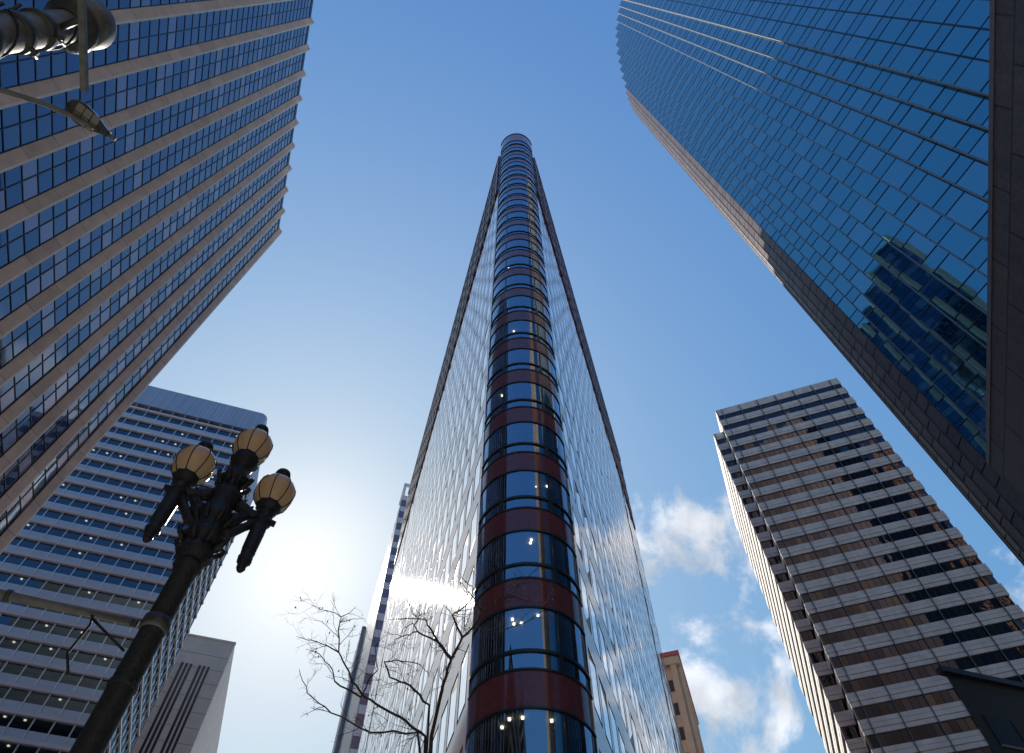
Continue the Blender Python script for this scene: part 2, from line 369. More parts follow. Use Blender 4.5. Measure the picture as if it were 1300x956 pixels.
# ================================================================== WEDGE TOWER (centre)
def wedge_tower():
    H = 108.6; HS = 104.6; FL = 4.25; Z0 = 16.16   # Z0: a window-band bottom above the eye
    root = empty('wedge_tower', (0.7, 30, 0), 'tall flatiron tower of red granite and glass with a rounded prow pointing at the viewer', 'tower')
    PL = Vector((-1.64, 24.0)); PR = Vector((3.0, 24.2))
    EL = Vector((-20.3, 90.5)); ER = Vector((20.6, 82.3))
    fl = Frame(PL, to=EL, out=(-1, 0)); frr = Frame(PR, to=ER, out=(1, 0))
    # prow circle tangent to both walls
    r = 2.42
    cL = PL - fl.n*r; cR = PR - frr.n*r; C = (cL+cR)/2
    aL = math.atan2(fl.n.x, -fl.n.y); aR = math.atan2(frr.n.x, -frr.n.y)      # angle from -Y
    def arc(rad, n=28, a0=None, a1=None):
        a0 = aL if a0 is None else a0; a1 = aR if a1 is None else a1
        return [(C.x+rad*math.sin(a0+(a1-a0)*i/n), C.y-rad*math.cos(a0+(a1-a0)*i/n)) for i in range(n+1)]
    def ring(b, r0, r1, z0, z1, m, a0=None, a1=None, n=28, smooth=True):
        o = arc(r1, n, a0, a1); i_ = arc(r0, n, a0, a1); mi = b.mi(m); zz0, zz1 = z0+EYE, z1+EYE
        for A, za, B, zb_, sm in ((o, zz0, o, zz1, True), (o, zz1, i_, zz1, False), (i_, zz1, i_, zz0, True), (i_, zz0, o, zz0, False)):
            base = len(b.v)
            for k in range(n+1): b.v += [(*A[k], za), (*B[k], zb_)]
            for k in range(n):
                q = base+2*k; b.f.append((q, q+2, q+3, q+1)); b.m.append(mi); b.uv += [(0, 0)]*4; b.sm.append(smooth and sm)
        for k in (0, n):
            b.face([(*o[k], zz0), (*o[k], zz1), (*i_[k], zz1), (*i_[k], zz0)], m)
    def sheet(b, rad, z0, z1, m, n=28):
        o = arc(rad, n); base = len(b.v); mi = b.mi(m)
        for k in range(n+1): b.v += [(*o[k], z0+EYE), (*o[k], z1+EYE)]
        for k in range(n):
            q = base+2*k; b.f.append((q, q+2, q+3, q+1)); b.m.append(mi); b.uv += [(0, 0)]*4; b.sm.append(True)
    n0 = -4; n1 = 21
    # floors of the prow
    for k in range(n0, n1):
        z = Z0+FL*k
        if z > H-3.2: break
        zb, zt = z, z+.78
        glass_top = z+2.78; nz = z+FL
        ab = MB(); ring(ab, r-.25, r+.0, glass_top, nz, 'prow_granite')
        for sgn in (-1, 1):
            pass
        sp = ab.build('spandrel', root)
        jb = MB()
        ring(jb, r-.1, r+.025, glass_top-.04, glass_top+.03, 'bronze'); ring(jb, r-.1, r+.045, nz-.05, nz+.03, 'bronze')
        jb.build('trim', sp)
        wb = MB(); sheet(wb, r-.03, zb+.03, glass_top-.03, 'prow_glass')
        wn = wb.build('window', root)
        fb = MB(); ring(fb, r-.08, r+.04, zt-.07, zt+.05, 'bronze')
        for f in (.0, .30, .70, 1.0):
            a = aL+(aR-aL)*f; ring(fb, r-.1, r+.02, zb, zt, 'bronze', a-.045, a+.045, 2)
            ring(fb, r-.1, r+.0, zt, glass_top, 'bronze', a-.016, a+.016, 1)
        fb.build('frame', wn)
        # room behind: ceiling, back wall
        cb = MB(); ring(cb, .2, r-.12, glass_top+.02, glass_top+.14, 'ceiling'); ring(cb, .2, r-.3, nz-.12, nz, 'core')
        ring(cb, .2, r-1.0, z-.05, glass_top, 'core')
        cb.build('ceiling', root)
        if k in (-2, -1, 0, 1, 2, 3, 4, 6, 9) and z < 66:
            rl = random.Random(k*7+3)
            for (aa, rr) in [(rl.uniform(.2, .8), rl.uniform(.42, 1.3)) for _ in range(5 if k < 1 else 3 if k < 3 else 1)]:
                a = aL+(aR-aL)*aa; lb = MB()
                lb.lathe((C.x+(r-rr)*math.sin(a), C.y-(r-rr)*math.cos(a), glass_top+EYE), [(0.001, -.05), (.055, -.05), (.055, .018)], 'bulb', 12, smooth=False)
                lb.build('ceiling_light', root)
    top = MB(); ring(top, r-.25, r+.05, Z0+FL*20+2.78+FL-FL, H, 'prow_granite'); ring(top, r-.2, r+.12, H-.35, H-.1, 'bronze')
    top.prism([(*p,) for p in arc(r)], H+EYE-.2, H+EYE-.05, 'bronze')
    top.build('parapet', root)
    # long sides
    ZC = 85.3       # above this the wall is a deep granite grid
    for fr, seam in ((fl, 54.0), (frr, 47.5)):
        Lw = fr.len
        body = MB()
        bd = -.25
        body.face(quad_pts(fr, 0, Lw, -14-EYE, HS, bd), 'core')
        items = []
        bay = 1.9; nb = int(Lw/bay)
        for k in range(n0-1, n1):
            z = Z0+FL*k
            if z > ZC-2: break
            z1 = min(z+FL, ZC)
            # spandrel band, flush
            body.box(fr, .0, Lw, -.2, 0, z+2.74, z1, 'red_granite')
            pass
            for j in range(nb):
                s0 = j*bay
                if abs(s0-seam) < 1: continue
                def fn(b, s0=s0, z=z, fr=fr):
                    x0, x1, y0, y1 = s0+.57, s0+bay-.12, z+.15, z+2.58
                    b.box(fr, x0, x1, -.2, -.012, y0, y1, 'bronze')
                    pane(b, fr, x0+.01, x1-.01, -.006, y0+.01, y1-.01, 'wedge_glass', .008)
                items.append((quad_pts(fr, s0+.4, s0+bay, z, z+2.7), fn))
        for j in range(nb+1):
            s0 = j*bay; body.box(fr, s0+.012, min(s0+.44, Lw), -.2, .0015, -14-EYE, ZC, 'red_granite')
        body.box(fr, .9, Lw, -.2, .03, ZC-.2, ZC+.05, 'red_granite')
        body.box(fr, seam-.2, seam+.2, -.2, .03, -14, ZC-.3, 'bronze')
        split(items, 'window', root)
        body.build('wall', root)
        body2 = MB(); body2.box(fr, 0, .89, -.2, .0, ZC+.051, HS, 'red_granite')
        body2.build('corner_wall', root)
        # crown: deep grid with the windows set back
        cr = MB(); zz = ZC+.05; nf = 5; fh = (HS-ZC-1.2)/nf; bw = 3.8
        for k in range(nf):
            cr.box(fr, .9, Lw, -.2, .14, zz+k*fh, zz+k*fh+1.3, 'crown_granite')
        cr.box(fr, .9, Lw, -.2, .2, HS-1.2, HS, 'crown_granite')
        j = 0; s = .9
        while s < Lw-.3:
            wd = .6 if j % 2 == 0 else .3
            cr.box(fr, s, s+wd, -.2, .18 if j % 2 == 0 else .12, zz+.01, HS-1.21, 'crown_granite'); s += bw/2; j += 1
        cr.build('crown_grid', root)
        it = []
        for k in range(nf):
            j = 0; s = .9
            while s+1.9 < Lw:
                def fn(b, s=s, k=k, fr=fr): pane(b, fr, s+.2, s+1.9, -.05, zz+k*fh+1.3, zz+(k+1)*fh, 'wedge_glass', .02)
                it.append((quad_pts(fr, s, s+1.9, zz+k*fh+1.3, zz+(k+1)*fh), fn)); s += 1.9
        split(it, 'crown_window', root, 60)
    rf = MB(); rf.prism([tuple(PL+(EL-PL)*.0-fl.n*.3), tuple(EL-fl.n*.3), tuple(ER-frr.n*.3), tuple(PR-frr.n*.3)][::-1], HS+EYE-.9, HS+EYE-.6, 'dark_roof')
    bk = Frame(EL, to=ER, out=(0, 1)); rf.face(quad_pts(bk, 0, bk.len, -EYE, HS), 'red_granite')
    rf.build('roof', root)
wedge_tower()

# ================================================================== LEFT TOWER with tan piers
def pier_tower():
    H = 130.0; pitch = 4.404; az = -17.06
    o = Vector((-34.8, 7.73))
    fr = Frame(o, az=az, out=(1, 0))
    root = empty('pier_tower', (-50, 20, 0), 'blue glass office tower ribbed with tan stone piers, nearest on the left', 'tower')
    k0, k1 = -3, 9
    s_0, s_1 = k0*pitch, k1*pitch
    # body
    back = -46
    b = MB(); b.prism([fr.p(s_0, -.3, 0)[:2], fr.p(s_1+.55, -.3, 0)[:2], fr.p(s_1+.55, back, 0)[:2], fr.p(s_0, back, 0)[:2]], 0, H+EYE, 'black_frame')
    b.build('wall', root)
    for k in range(k0, k1+1):
        p = MB(); s = k*pitch; w0, w1 = -.58, .42
        prof = [(w0, -.28), (w0, .0), (.12, .60), (.34, .60), (w1, .02), (w1, -.28)]
        mats = ['tan_stone', 'tan_stone', 'sun_edge', 'sun_edge', 'sun_edge']
        zz = [-EYE+4.5, H+.3]
        for i in range(5):
            (a0, d0), (a1, d1) = prof[i], prof[i+1]
            p.face([fr.p(s+a0, d0, zz[0]), fr.p(s+a1, d1, zz[0]), fr.p(s+a1, d1, zz[1]), fr.p(s+a0, d0, zz[1])], mats[i], [(0.5, zz[0]), (.9, zz[0]), (.9, zz[1]), (.5, zz[1])])
        p.face([fr.p(s+a, d, zz[1]) for a, d in prof], 'sun_edge'); p.face([fr.p(s+a, d, zz[0]) for a, d in reversed(prof)], 'sun_edge')
        p.build('pier', root)
    row = 1.95; nrow = int((H-4)/row)
    for k in range(k0, k1):
        bb = MB(); s0 = k*pitch+.42; s1 = (k+1)*pitch-.58; sm = (s0+s1)/2+random.uniform(-.02, .02)
        rnd = random.Random(k*13+5)
        # one full-height window strip between two piers
        shift = rnd.randint(0, 3)
        for r_ in range(nrow):
            z0 = 4+r_*row; z1 = z0+row
            c = rnd.random()
            for h, (a, e) in enumerate(((s0, sm), (sm, s1))):
                cc = rnd.random()
                if (r_+shift) % 4 == 1 and c < .8: m = 'lb_grey' if cc < .75 else 'lb_blue2'
                elif cc < .10: m = 'lb_grey'
                elif cc < .5: m = 'lb_blue2'
                else: m = 'lb_blue'
                pane(bb, fr, a+.04, e-.04, -.08, z0+.04, z1-.04, m, .006)
        wn = bb.build('window_strip', root)
        fb = MB()
        for r_ in range(nrow+1):
            z0 = 4+r_*row; fb.box(fr, s0, s1, -.2, -.03, z0-.045, z0+.045, 'black_frame')
        fb.box(fr, sm-.045, sm+.045, -.2, -.028, 4, 4+nrow*row, 'black_frame'); fb.box(fr, s0, s0+.07, -.2, -.026, 4, 4+nrow*row, 'black_frame'); fb.box(fr, s1-.07, s1, -.2, -.026, 4, 4+nrow*row, 'black_frame')
        fb.build('frame', wn)
    t = MB(); t.box(fr, s_0, s_1+.5, -.31, -.01, 4+nrow*row, H, 'black_frame'); t.build('parapet', root)
pier_tower()

# ================================================================== RIGHT SERRATED TOWER
def serrated_tower():
    K = 1.75; H = 175.0; FL = 3.78
    root = empty('serrated_tower', (40, 5, 0), 'dark blue mirror glass tower with a bowed sawtooth front and brown granite edge', 'tower')
    rt = [(110, 16.2), (95, 15.0), (83.6, 14.6), (77.0, 14.5), (75.5, 14.52), (71.9, 14.64), (68.2, 14.83), (64.9, 15.17), (61.7, 15.6), (58.5, 16.26), (56, 16.9), (54, 17.6), (52.2, 18.4), (50.4, 19.2), (48.9, 20.15), (47.5, 21.2)]
    def rr(a):
        for (a1, r1), (a2, r2) in zip(rt, rt[1:]):
            if a2 <= a <= a1: return r1+(r2-r1)*(a1-a)/(a1-a2)
        return rt[-1][1]
    P = lambda a: Vector((math.sin(R(a)), math.cos(R(a))))*rr(a)*K
    gdir = Vector((math.sin(R(-26)), math.cos(R(-26)))); inn = Vector((-gdir.y, gdir.x))*-1
    tips = [P(a) for a in (77.0, 73.6, 70.4, 66.9, 63.4, 60.4, 57.5, 55.0, 52.8, 50.9, 49.2, 47.7)]
    bays = []      # (start, end, kind) glass then return start, end
    # flat part, continuing back past the viewer
    p = tips[0]; bl = .9*K
    flat = [(p-gdir*bl*(i+1), p-gdir*bl*i) for i in range(16)]
    for a, b in flat[::-1]: bays.append((a, b, 'glass'))
    outline = [flat[-1][0]]
    outline.append(tips[0])
    for A, B in zip(tips, tips[1:]):
        d = B-A; w = d.dot(inn); I = A+inn*w
        bays.append((A, I, 'return')); bays.append((I, B, 'glass')); outline += [I, B]
    gp = [tips[-1]]; d = .86*K
    for t in (19, 22, 26, 32, 40, 52, 70): gp.append(gp[-1]+Vector((math.sin(R(t)), math.cos(R(t))))*d)
    for A, B in zip(gp, gp[1:]):
        dv = B-A; t = math.degrees(math.atan2(dv.x, dv.y)); gd = Vector((math.sin(R(t-17)), math.cos(R(t-17)))); ii = Vector((gd.y, -gd.x))
        w = dv.dot(ii); I = A+ii*w
        bays.append((A, I, 'greturn')); bays.append((I, B, 'granite')); outline += [I, B]
    # body just behind the skin
    back = [(60, 40), (75, -14), (outline[0].x+8, -22)]
    rfp = [tuple(p+Vector((.35, .1))) for p in outline]
    b = MB(); b.prism((rfp+back), 0, H+EYE-.3, 'black_frame'); b.build('wall', root)
    nf = int((H-2)/FL); z0s = [H-.9-FL*(i+1) for i in range(nf+3)]
    z0s = [z for z in z0s if z > 3]
    items = []; gitems = []; ritems = []
    ribs = MB()
    gi = 0
    for A, B, kd in bays:
        if (B-A).length < .02: continue
        mid = (A+B)/2; fr = Frame(A, to=B); 
        out = Vector((fr.t.y, -fr.t.x))
        cen = Vector((48, 5)); 
        if out.dot(mid-cen) < 0: out = -out
        if kd == 'glass' or kd == 'granite': 
            if out.dot(-mid) < 0: out = -out
        fr.n = out
        Lw = fr.len
        if kd == 'return':
            out2 = Vector((-.5, .84)); fr.n = Vector((fr.t.y, -fr.t.x)); 
            if fr.n.dot(out2) < 0: fr.n = -fr.n
            rb = MB(); rb.box(fr, -.03, Lw, -.06, 0.03, 3, H, 'rb_metal')
            rb.build('return_fin', root); continue
        if kd == 'greturn':
            fr.n = Vector((fr.t.y, -fr.t.x))
            if fr.n.dot(Vector((-.5, .84))) < 0: fr.n = -fr.n
            rb = MB(); rb.box(fr, -.04, Lw, -.06, 0.0, 3, H, 'brown_granite_b'); rb.build('return_fin', root); continue
        off = 0 if kd == 'glass' else 0
        gi += 1
        for z in z0s:
            zs = z + (0 if kd == 'glass' or gi % 2 else FL*.33)
            for (a0, a1, m) in ((zs, zs+FL*.65, 0), (zs+FL*.65, zs+FL, 1)):
                if a1 > H-.4: continue
                if kd == 'glass':
                    def fn(b, fr=fr, a0=a0, a1=a1, m=m, Lw=Lw): pane(b, fr, .03, Lw-.03, 0, a0+.03, a1-.03, 'rb_glass2' if m else random.choice(['rb_glass', 'rb_glass', 'rb_glass3']), .006)
                    items.append((quad_pts(fr, 0, Lw, a0, a1), fn))
                else:
                    mm = random.choice(['brown_granite', 'brown_granite', 'brown_granite_b'])
                    def fn(b, fr=fr, a0=a0, a1=a1, Lw=Lw, mm=mm): b.box(fr, .05, Lw-.05, -.05, .0, a0+.05, a1-.05, mm)
                    gitems.append((quad_pts(fr, 0, Lw, a0, a1), fn))
            if kd == 'glass':
                ribs.box(fr, .0, Lw, -.15, .025, z-.035, z+.035, 'black_frame'); ribs.box(fr, .0, Lw, -.15, .024, z+FL*.65-.035, z+FL*.65+.035, 'black_frame')
        if kd == 'glass':
            ribs.box(fr, Lw-.07, Lw-.006, -.15, .02, 3, H, 'black_frame'); ribs.box(fr, .0, .05, -.15, .018, 3, H, 'black_frame')
        ribs.face([fr.p(0, -.12, 3), fr.p(Lw, -.12, 3), fr.p(Lw, -.12, H), fr.p(0, -.12, H)], 'black_frame')
    split(items, 'window', root); split(gitems, 'granite_panel', root)
    ribs.build('frame', root)
serrated_tower()
def podium():
    h = 24.0
    A = Vector((15.2, .8)); B = Vector((21.2, 19.3)); d = (B-A).normalized(); A2 = B-d*48
    root = empty('granite_block', (24, 5, 0), 'plain brown granite block wall at the right edge, in front of the blue glass tower', 'building')
    fr = Frame(A2, to=B, out=(-1, 0))
    b = MB()
    c = [tuple(A2), tuple(B), (B.x+3.4, B.y-1.1), (B.x+8, 8), (A2.x+12, A2.y-4)]
    b.prism(c, 0, h+EYE, 'podium_granite'); b.build('wall', root)
    cp = MB(); cp.box(fr, 0, fr.len, -.25, .03, h-.0, h+.25, 'brown_granite'); cp.build('coping', root)
    for i in range(6):
        s = 4+i*7.4; wv = MB(); pane(wv, fr, s+.1, s+4.9, .02, 1.6, 6.4, 'rb_glass', .004)
        wn = wv.build('window', root); f = MB()
        for a in (s, s+2.45, s+4.9): f.box(fr, a-.06, a+.06, .0, .07, 1.5, 6.5, 'black_frame')
        f.box(fr, s+.061, s+2.389, 0, .065, 1.5, 1.62, 'black_frame'); f.box(fr, s+2.511, s+4.839, 0, .065, 6.38, 6.5, 'black_frame')
        f.build('frame', wn)
podium()

# ================================================================== FAR LEFT TOWER
def ledge_tower():
    H = 147.0; K = 1.47; FL = 3.88; P = 2.88
    Cn = Vector((-63.6, 101.7)); root = empty('ledge_tower', (-85, 110, 0), 'blue grey office tower with metal ledges, behind the triple globe street lamp', 'tower')
    fr = Frame(Cn, az=252.7, out=(0, -1)); fs = Frame(Cn, az=-16.9, out=(1, 0))
    Lf, Ls = 86.4, 29.0
    b = MB(); c = [fr.p(0, -1.9, 0)[:2], fr.p(Lf, -1.9, 0)[:2], fr.p(Lf, -Ls+.3, 0)[:2], fr.p(0, -Ls+.3, 0)[:2]]
    # inner core set back behind the glass, shifted in from the side wall too
    t = fr.t*1.9; c[0] = (c[0][0]+t.x, c[0][1]+t.y); c[3] = (c[3][0]+t.x, c[3][1]+t.y)
    b.prism(c, 0, H+EYE-1, 'core'); b.build('core', root)
    b = MB()
    # fascia with rounded corner
    zt, zf = H, H-7.6
    rc = 1.6; cc = Cn+fr.t*rc+fs.t*rc
    poly = [fr.p(Lf, .1, 0)[:2]]
    a0 = math.atan2(fr.n.y, fr.n.x); a1 = math.atan2(fs.n.y, fs.n.x)
    if a1-a0 > math.pi: a0 += 2*math.pi
    if a0-a1 > math.pi: a1 += 2*math.pi
    for i in range(9):
        a = a0+(a1-a0)*i/8; poly.append((cc.x+(rc+.1)*math.cos(a), cc.y+(rc+.1)*math.sin(a)))
    poly += [fs.p(Ls, .1, 0)[:2], fr.p(Lf, -Ls, 0)[:2]]
    b.prism(poly, zf+EYE, zt+EYE, 'lf_fascia'); b.build('fascia', root)
    rb = MB(); s = .9+rc
    while s < Lf: rb.box(fr, s, s+.12, .1, .16, zf+.01, zt-.01, 'lf_fascia'); s += .96
    s = rc+.9
    while s < Ls: rb.box(fs, s, s+.12, .1, .16, zf+.01, zt-.01, 'lf_fascia'); s += .96
    rb.build('fascia_rib', root, kind='stuff')
    z = zf-1.5
    for f_, Lw, nm in ((fr, Lf, 'front'), (fs, Ls, 'side')):
        d = MB(); d.box(f_, .3, Lw, -1.2, -.9, z, zf, 'black_frame'); s = 0.3
        while s < Lw: d.box(f_, s, s+.1, -.9, .02, z+.01, zf-.01, 'lf_mullion'); s += P
        d.build('louvre_recess', root)
    items = []; k = 0; nF = 36
    mull = MB(); lights = []
    rnd = random.Random(4)
    for k in range(nF):
        zt_ = z-k*FL
        if zt_-FL < -2: break
        led = MB()
        led.box(fr, -.35, Lf, -.5, .38, zt_-.85, zt_-.25, 'lf_band'); led.box(fr, -.2, Lf, -.5, .12, zt_-.25+.001, zt_, 'lf_panel')
        led.box(fs, -.349, Ls, -.5, .30, zt_-.6, zt_-.3, 'lf_mullion')
        led.box(fs, -.1, Ls, -.5, .02, zt_-.849, zt_-.601, 'black_frame')
        led.build('ledge', root)
        sp = MB(); sp.box(fr, 0.02, Lf, -.14, -.0, zt_-FL, zt_-2.72, 'lf_panel'); sp.box(fs, .02, Ls, -.14, -.05, zt_-FL, zt_-2.72, 'black_frame'); sp.build('spandrel', root)
        fb = MB(); fb.box(fr, .5, Lf, -1.85, -.15, zt_-.9, zt_-.8, 'ceiling'); fb.box(fr, .5, Lf, -1.85, -.15, zt_-3.0, zt_-2.9, 'core'); fb.build('ceiling', root)
        for j in range(int(Lf/P)):
            s0 = j*P
            def fn(b, s0=s0, zt_=zt_): pane(b, fr, s0+.06, s0+P-.06, -.1, zt_-2.7, zt_-.86, 'lf_glass', .006)
            items.append((quad_pts(fr, s0, s0+P, zt_-2.7, zt_-.86), fn))
            if rnd.random() < (.45 if k % 3 == 1 else .12):
                lights.append(((fr.p(s0+P*.5, -.75, zt_-1.02)), area_px(quad_pts(fr, s0, s0+P, zt_-2.7, zt_-.86))))
        for j in range(int(Ls/P)):
            s0 = j*P
            def fn(b, s0=s0, zt_=zt_): pane(b, fs, s0+.06, s0+P-.06, -.1, zt_-2.7, zt_-.86, 'lf_glass', .006)
            items.append((quad_pts(fs, s0, s0+P, zt_-2.7, zt_-.86), fn))
    split(items, 'window', root)
    zb = -2
    for f_, Lw in ((fr, Lf), (fs, Ls)):
        s = 0
        while s <= Lw+.01:
            m = MB(); m.box(f_, s-.08, s+.08, -.16, .1, zb, z-.001, 'lf_mullion'); m.build('mullion', root); s += P
    lights.sort(key=lambda t: -t[1])
    for p_, a in lights[:90]:
        lb = MB(); lb.lathe(p_, [(.001, 0), (.2, 0), (.2, .14)], 'tube_light', 8, smooth=False); lb.build('ceiling_light', root)
    bs = MB(); bs.prism([fr.p(0, .4, 0)[:2], fr.p(Lf, .4, 0)[:2], fr.p(Lf, -Ls, 0)[:2], fs.p(Ls, .4, 0)[:2]], 0, 4.5, 'lf_band'); bs.build('base', root)
ledge_tower()

# ================================================================== FAR RIGHT TOWER
def banded_tower():
    H = 130.0; FL = 3.87; Cn = Vector((46.6, 88.8))
    root = empty('banded_tower', (62, 98, 0), 'mauve grey banded office tower with a sunlit left flank, on the right beyond the street', 'tower')
    fr = Frame(Cn, az=108.9, out=(0, -1)); Lf = 27.2
    fs = Frame(Cn, az=18.9, out=(-1, 0)); Ls = 30.0
    q = Cn+fs.t*2.8-fr.t*2.2; f2 = Frame(q, az=108.9, out=(0, -1)); fs2 = Frame(q, az=18.9, out=(-1, 0)); L2 = 2.2; Ls2 = 29.0; H2 = H-.6
    H2 = 125.5
    ptsm = lambda f_, s, d: f_.p(s, d, 0)[:2]
    b = MB(); b.prism([ptsm(fr, .4, -.24), ptsm(fr, Lf-.01, -.24), ptsm(fr, Lf-.01, -Ls), ptsm(fr, .4, -Ls)], 0, H+EYE-.3, 'dark_stone')
    b.prism([ptsm(f2, .4, -.5), ptsm(f2, L2+.8, -.5), ptsm(f2, L2+.8, -Ls2), ptsm(f2, .4, -Ls2)], 0, H2+EYE-.3, 'dark_stone'); b.build('core', root)
    bays = [0, 1.27]+[1.27+4.03*i for i in range(1, 7)]+[Lf]
    items = []
    def wall(f_, Lw, Htop, stone, ext0=0, ext1=0, baysx=None):
        zt = Htop-2.2
        p = MB(); p.box(f_, -ext0, Lw+ext1, -.5, .0, zt+.001, Htop, stone); p.build('parapet', root)
        k = 0
        while zt-FL > 1:
            # window strip zt-1.65..zt, then band with grooves
            zb = zt-1.75; ze = zt-FL
            sp = MB()
            hh = (zb-ze); n = 3
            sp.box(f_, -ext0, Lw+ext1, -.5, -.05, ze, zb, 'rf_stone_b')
            for i in range(n):
                a = ze+hh*i/n; sp.box(f_, -ext0-.05, Lw+ext1+.05, -.04, .06+(.05 if i == 1 else 0), a+.07, a+hh/n-.001-.0*i, stone)
            sp.build('spandrel', root)
            bx = baysx
            for s0, s1 in zip(bx, bx[1:]):
                def fn(b, s0=s0, s1=s1, zt=zt, zb=zb, f_=f_):
                    npn = max(1, round((s1-s0)/1.01)); w_ = (s1-s0)/npn
                    for i in range(npn):
                        pane(b, f_, s0+i*w_+.03, s0+(i+1)*w_-.03, -.12, zb, zt, 'rf_glass' if random.random() < .86 else 'rf_glass2', .02)
                        if i: b.box(f_, s0+i*w_-.03, s0+i*w_+.03, -.2, -.05, zb+.001, zt-.001, 'black_frame')
                    b.box(f_, s0, s0+.09, -.3, .02, zb+.002, zt-.002, 'rf_stone_b')
                items.append((quad_pts(f_, s0, s1, zb, zt), fn))
            zt -= FL; k += 1
    wall(fr, Lf, H, 'rf_stone', .0, .12, bays)
    for s in bays[1:-1]:
        m = MB(); m.box(fr, s-.06, s+.06, .0, .22, 1, H-.3, 'rf_stone_b'); m.build('mullion', root)
    wall(fs, Ls, H, 'rf_stone_sun', 0, 0, [0, 3.5]+[3.5+4.03*i for i in range(1, 6)]+[Ls])
    wall(f2, L2, H2, 'rf_stone', 0, 0, [0, 1.1, 2.2]); wall(fs2, Ls2, H2, 'rf_stone_sun', 0, 0, [0]+[4.03*i for i in range(1, 7)]+[Ls2])
    split(items, 'window', root)
banded_tower()

# ================================================================== SLIM SILVER TOWER behind the wedge
def pol(a, d): return Vector((math.sin(R(a))*d, math.cos(R(a))*d))
def slim_tower():
    root = empty('slim_tower', (-28, 125, 0), 'slender silver and violet striped tower peeking out behind the left edge of the wedge tower', 'tower')
    Pc = pol(-13.3, 120); H = 1.125*120+1
    fr = Frame(Pc, az=73.5, out=(0, -1)); fs = Frame(Pc, az=-10.2, out=(-1, 0))
    Lf, Ls = 12.0, 22.0
    b = MB(); b.prism([fr.p(.2, -.3, 0)[:2], fr.p(Lf, -.3, 0)[:2], fr.p(Lf, -20, 0)[:2], fr.p(.2, -20, 0)[:2]], 0, H-3+EYE, 'slim_dark'); b.build('core', root)
    z = H-4.5; i = 0
    while z > 20:
        sp = MB(); sp.box(fr, 0, Lf, -.3, .12, z, z+1.7, 'slim_band'); sp.build('spandrel', root)
        wv = MB()
        for s in range(int(Lf/1.5)): pane(wv, fr, s*1.5+.05, s*1.5+1.45, 0, z-2.3, z, 'slim_dark', .01)
        wv.build('window', root)
        z -= 4.0
    # roof frame
    rf = MB()
    for (s, d) in ((0, 0), (2.2, 0), (4.4, 0), (7, 0), (0, -6), (4.4, -6)): rf.box(fr, s, s+.45, d-.45, d, H-2.8, H+1.2, 'slim_band')
    rf.box(fr, -.2, 8, -.6, .1, H+1.2, H+1.8, 'slim_band'); rf.box(fr, -.2, .4, -6.6, -.601, H+1.2, H+1.8, 'slim_band'); rf.box(fr, -.2, 8, -7.2, -6.601, H+1.2, H+1.8, 'slim_band')
    rf.box(fr, -.1, 9, -7, .05, H-3.2, H-2.8, 'slim_band')
    rf.build('roof_frame', root)
    # ribbed silver flank with a lower step
    t_ = Vector((math.sin(R(-16.5)), math.cos(R(-16.5))))
    for s0, ln, off, hh in ((0, 42, 0, 1.087*120), (42, 14, 1.0, 1.052*120)):
        A = Pc+t_*s0; f_ = Frame(A, az=-16.5, out=(-1, 0))
        w_ = MB(); w_.box(f_, 0.01, ln, -6, off, 0, hh, 'slim_dark'); w_.build('flank', root)
        n = int(ln/3.5)
        for i in range(n):
            s = ln*(i+.1)/n; r_ = MB(); r_.box(f_, s, s+1.3, off+.001, off+.2, 0, hh+.2, 'slim_rib'); r_.build('rib', root)
slim_tower()

# ================================================================== SMALL BACKGROUND BUILDINGS
def slit_tower():
    root = empty('slit_tower', (-85, 170, 0), 'plain tan concrete tower with narrow slit windows, low between lamp post and wedge tower', 'building')
    D = 185.; A = pol(-25.07, D); H = .699*D; fr = Frame(A, az=253.5, out=(0, -1)); fs = Frame(A, az=-17, out=(1, 0))
    b = MB(); b.prism([fr.p(0, 0, 0)[:2], fr.p(60, 0, 0)[:2], fr.p(60, -55, 0)[:2], fs.p(60, 0, 0)[:2]], 0, H+EYE, 'tan_concrete'); b.build('wall', root)
    cp = MB(); cp.box(fr, -.2, 60, -.8, .2, H-.5, H+.05, 'tan_concrete'); cp.build('coping', root)
    jn = MB()
    for zz in range(12, int(H)-1, 4): jn.box(fr, 0, 60, 0, .03, zz, zz+.08, 'rf_stone_b')
    jn.build('joint', root)
    gdx = 0; s = 3.8
    while s < 56:
        for j in range(3):
            m = MB(); a = s+j*1.15
            m.box(fr, a, a+.65, -.1, .012, 8, H-8.5, 'slit'); m.build('window', root)
            m = MB(); m.box(fr, a+.72, a+.86, .0, .2, 8, H-8.5, 'tan_concrete'); m.build('rib', root)
        s += 4.6
slit_tower()
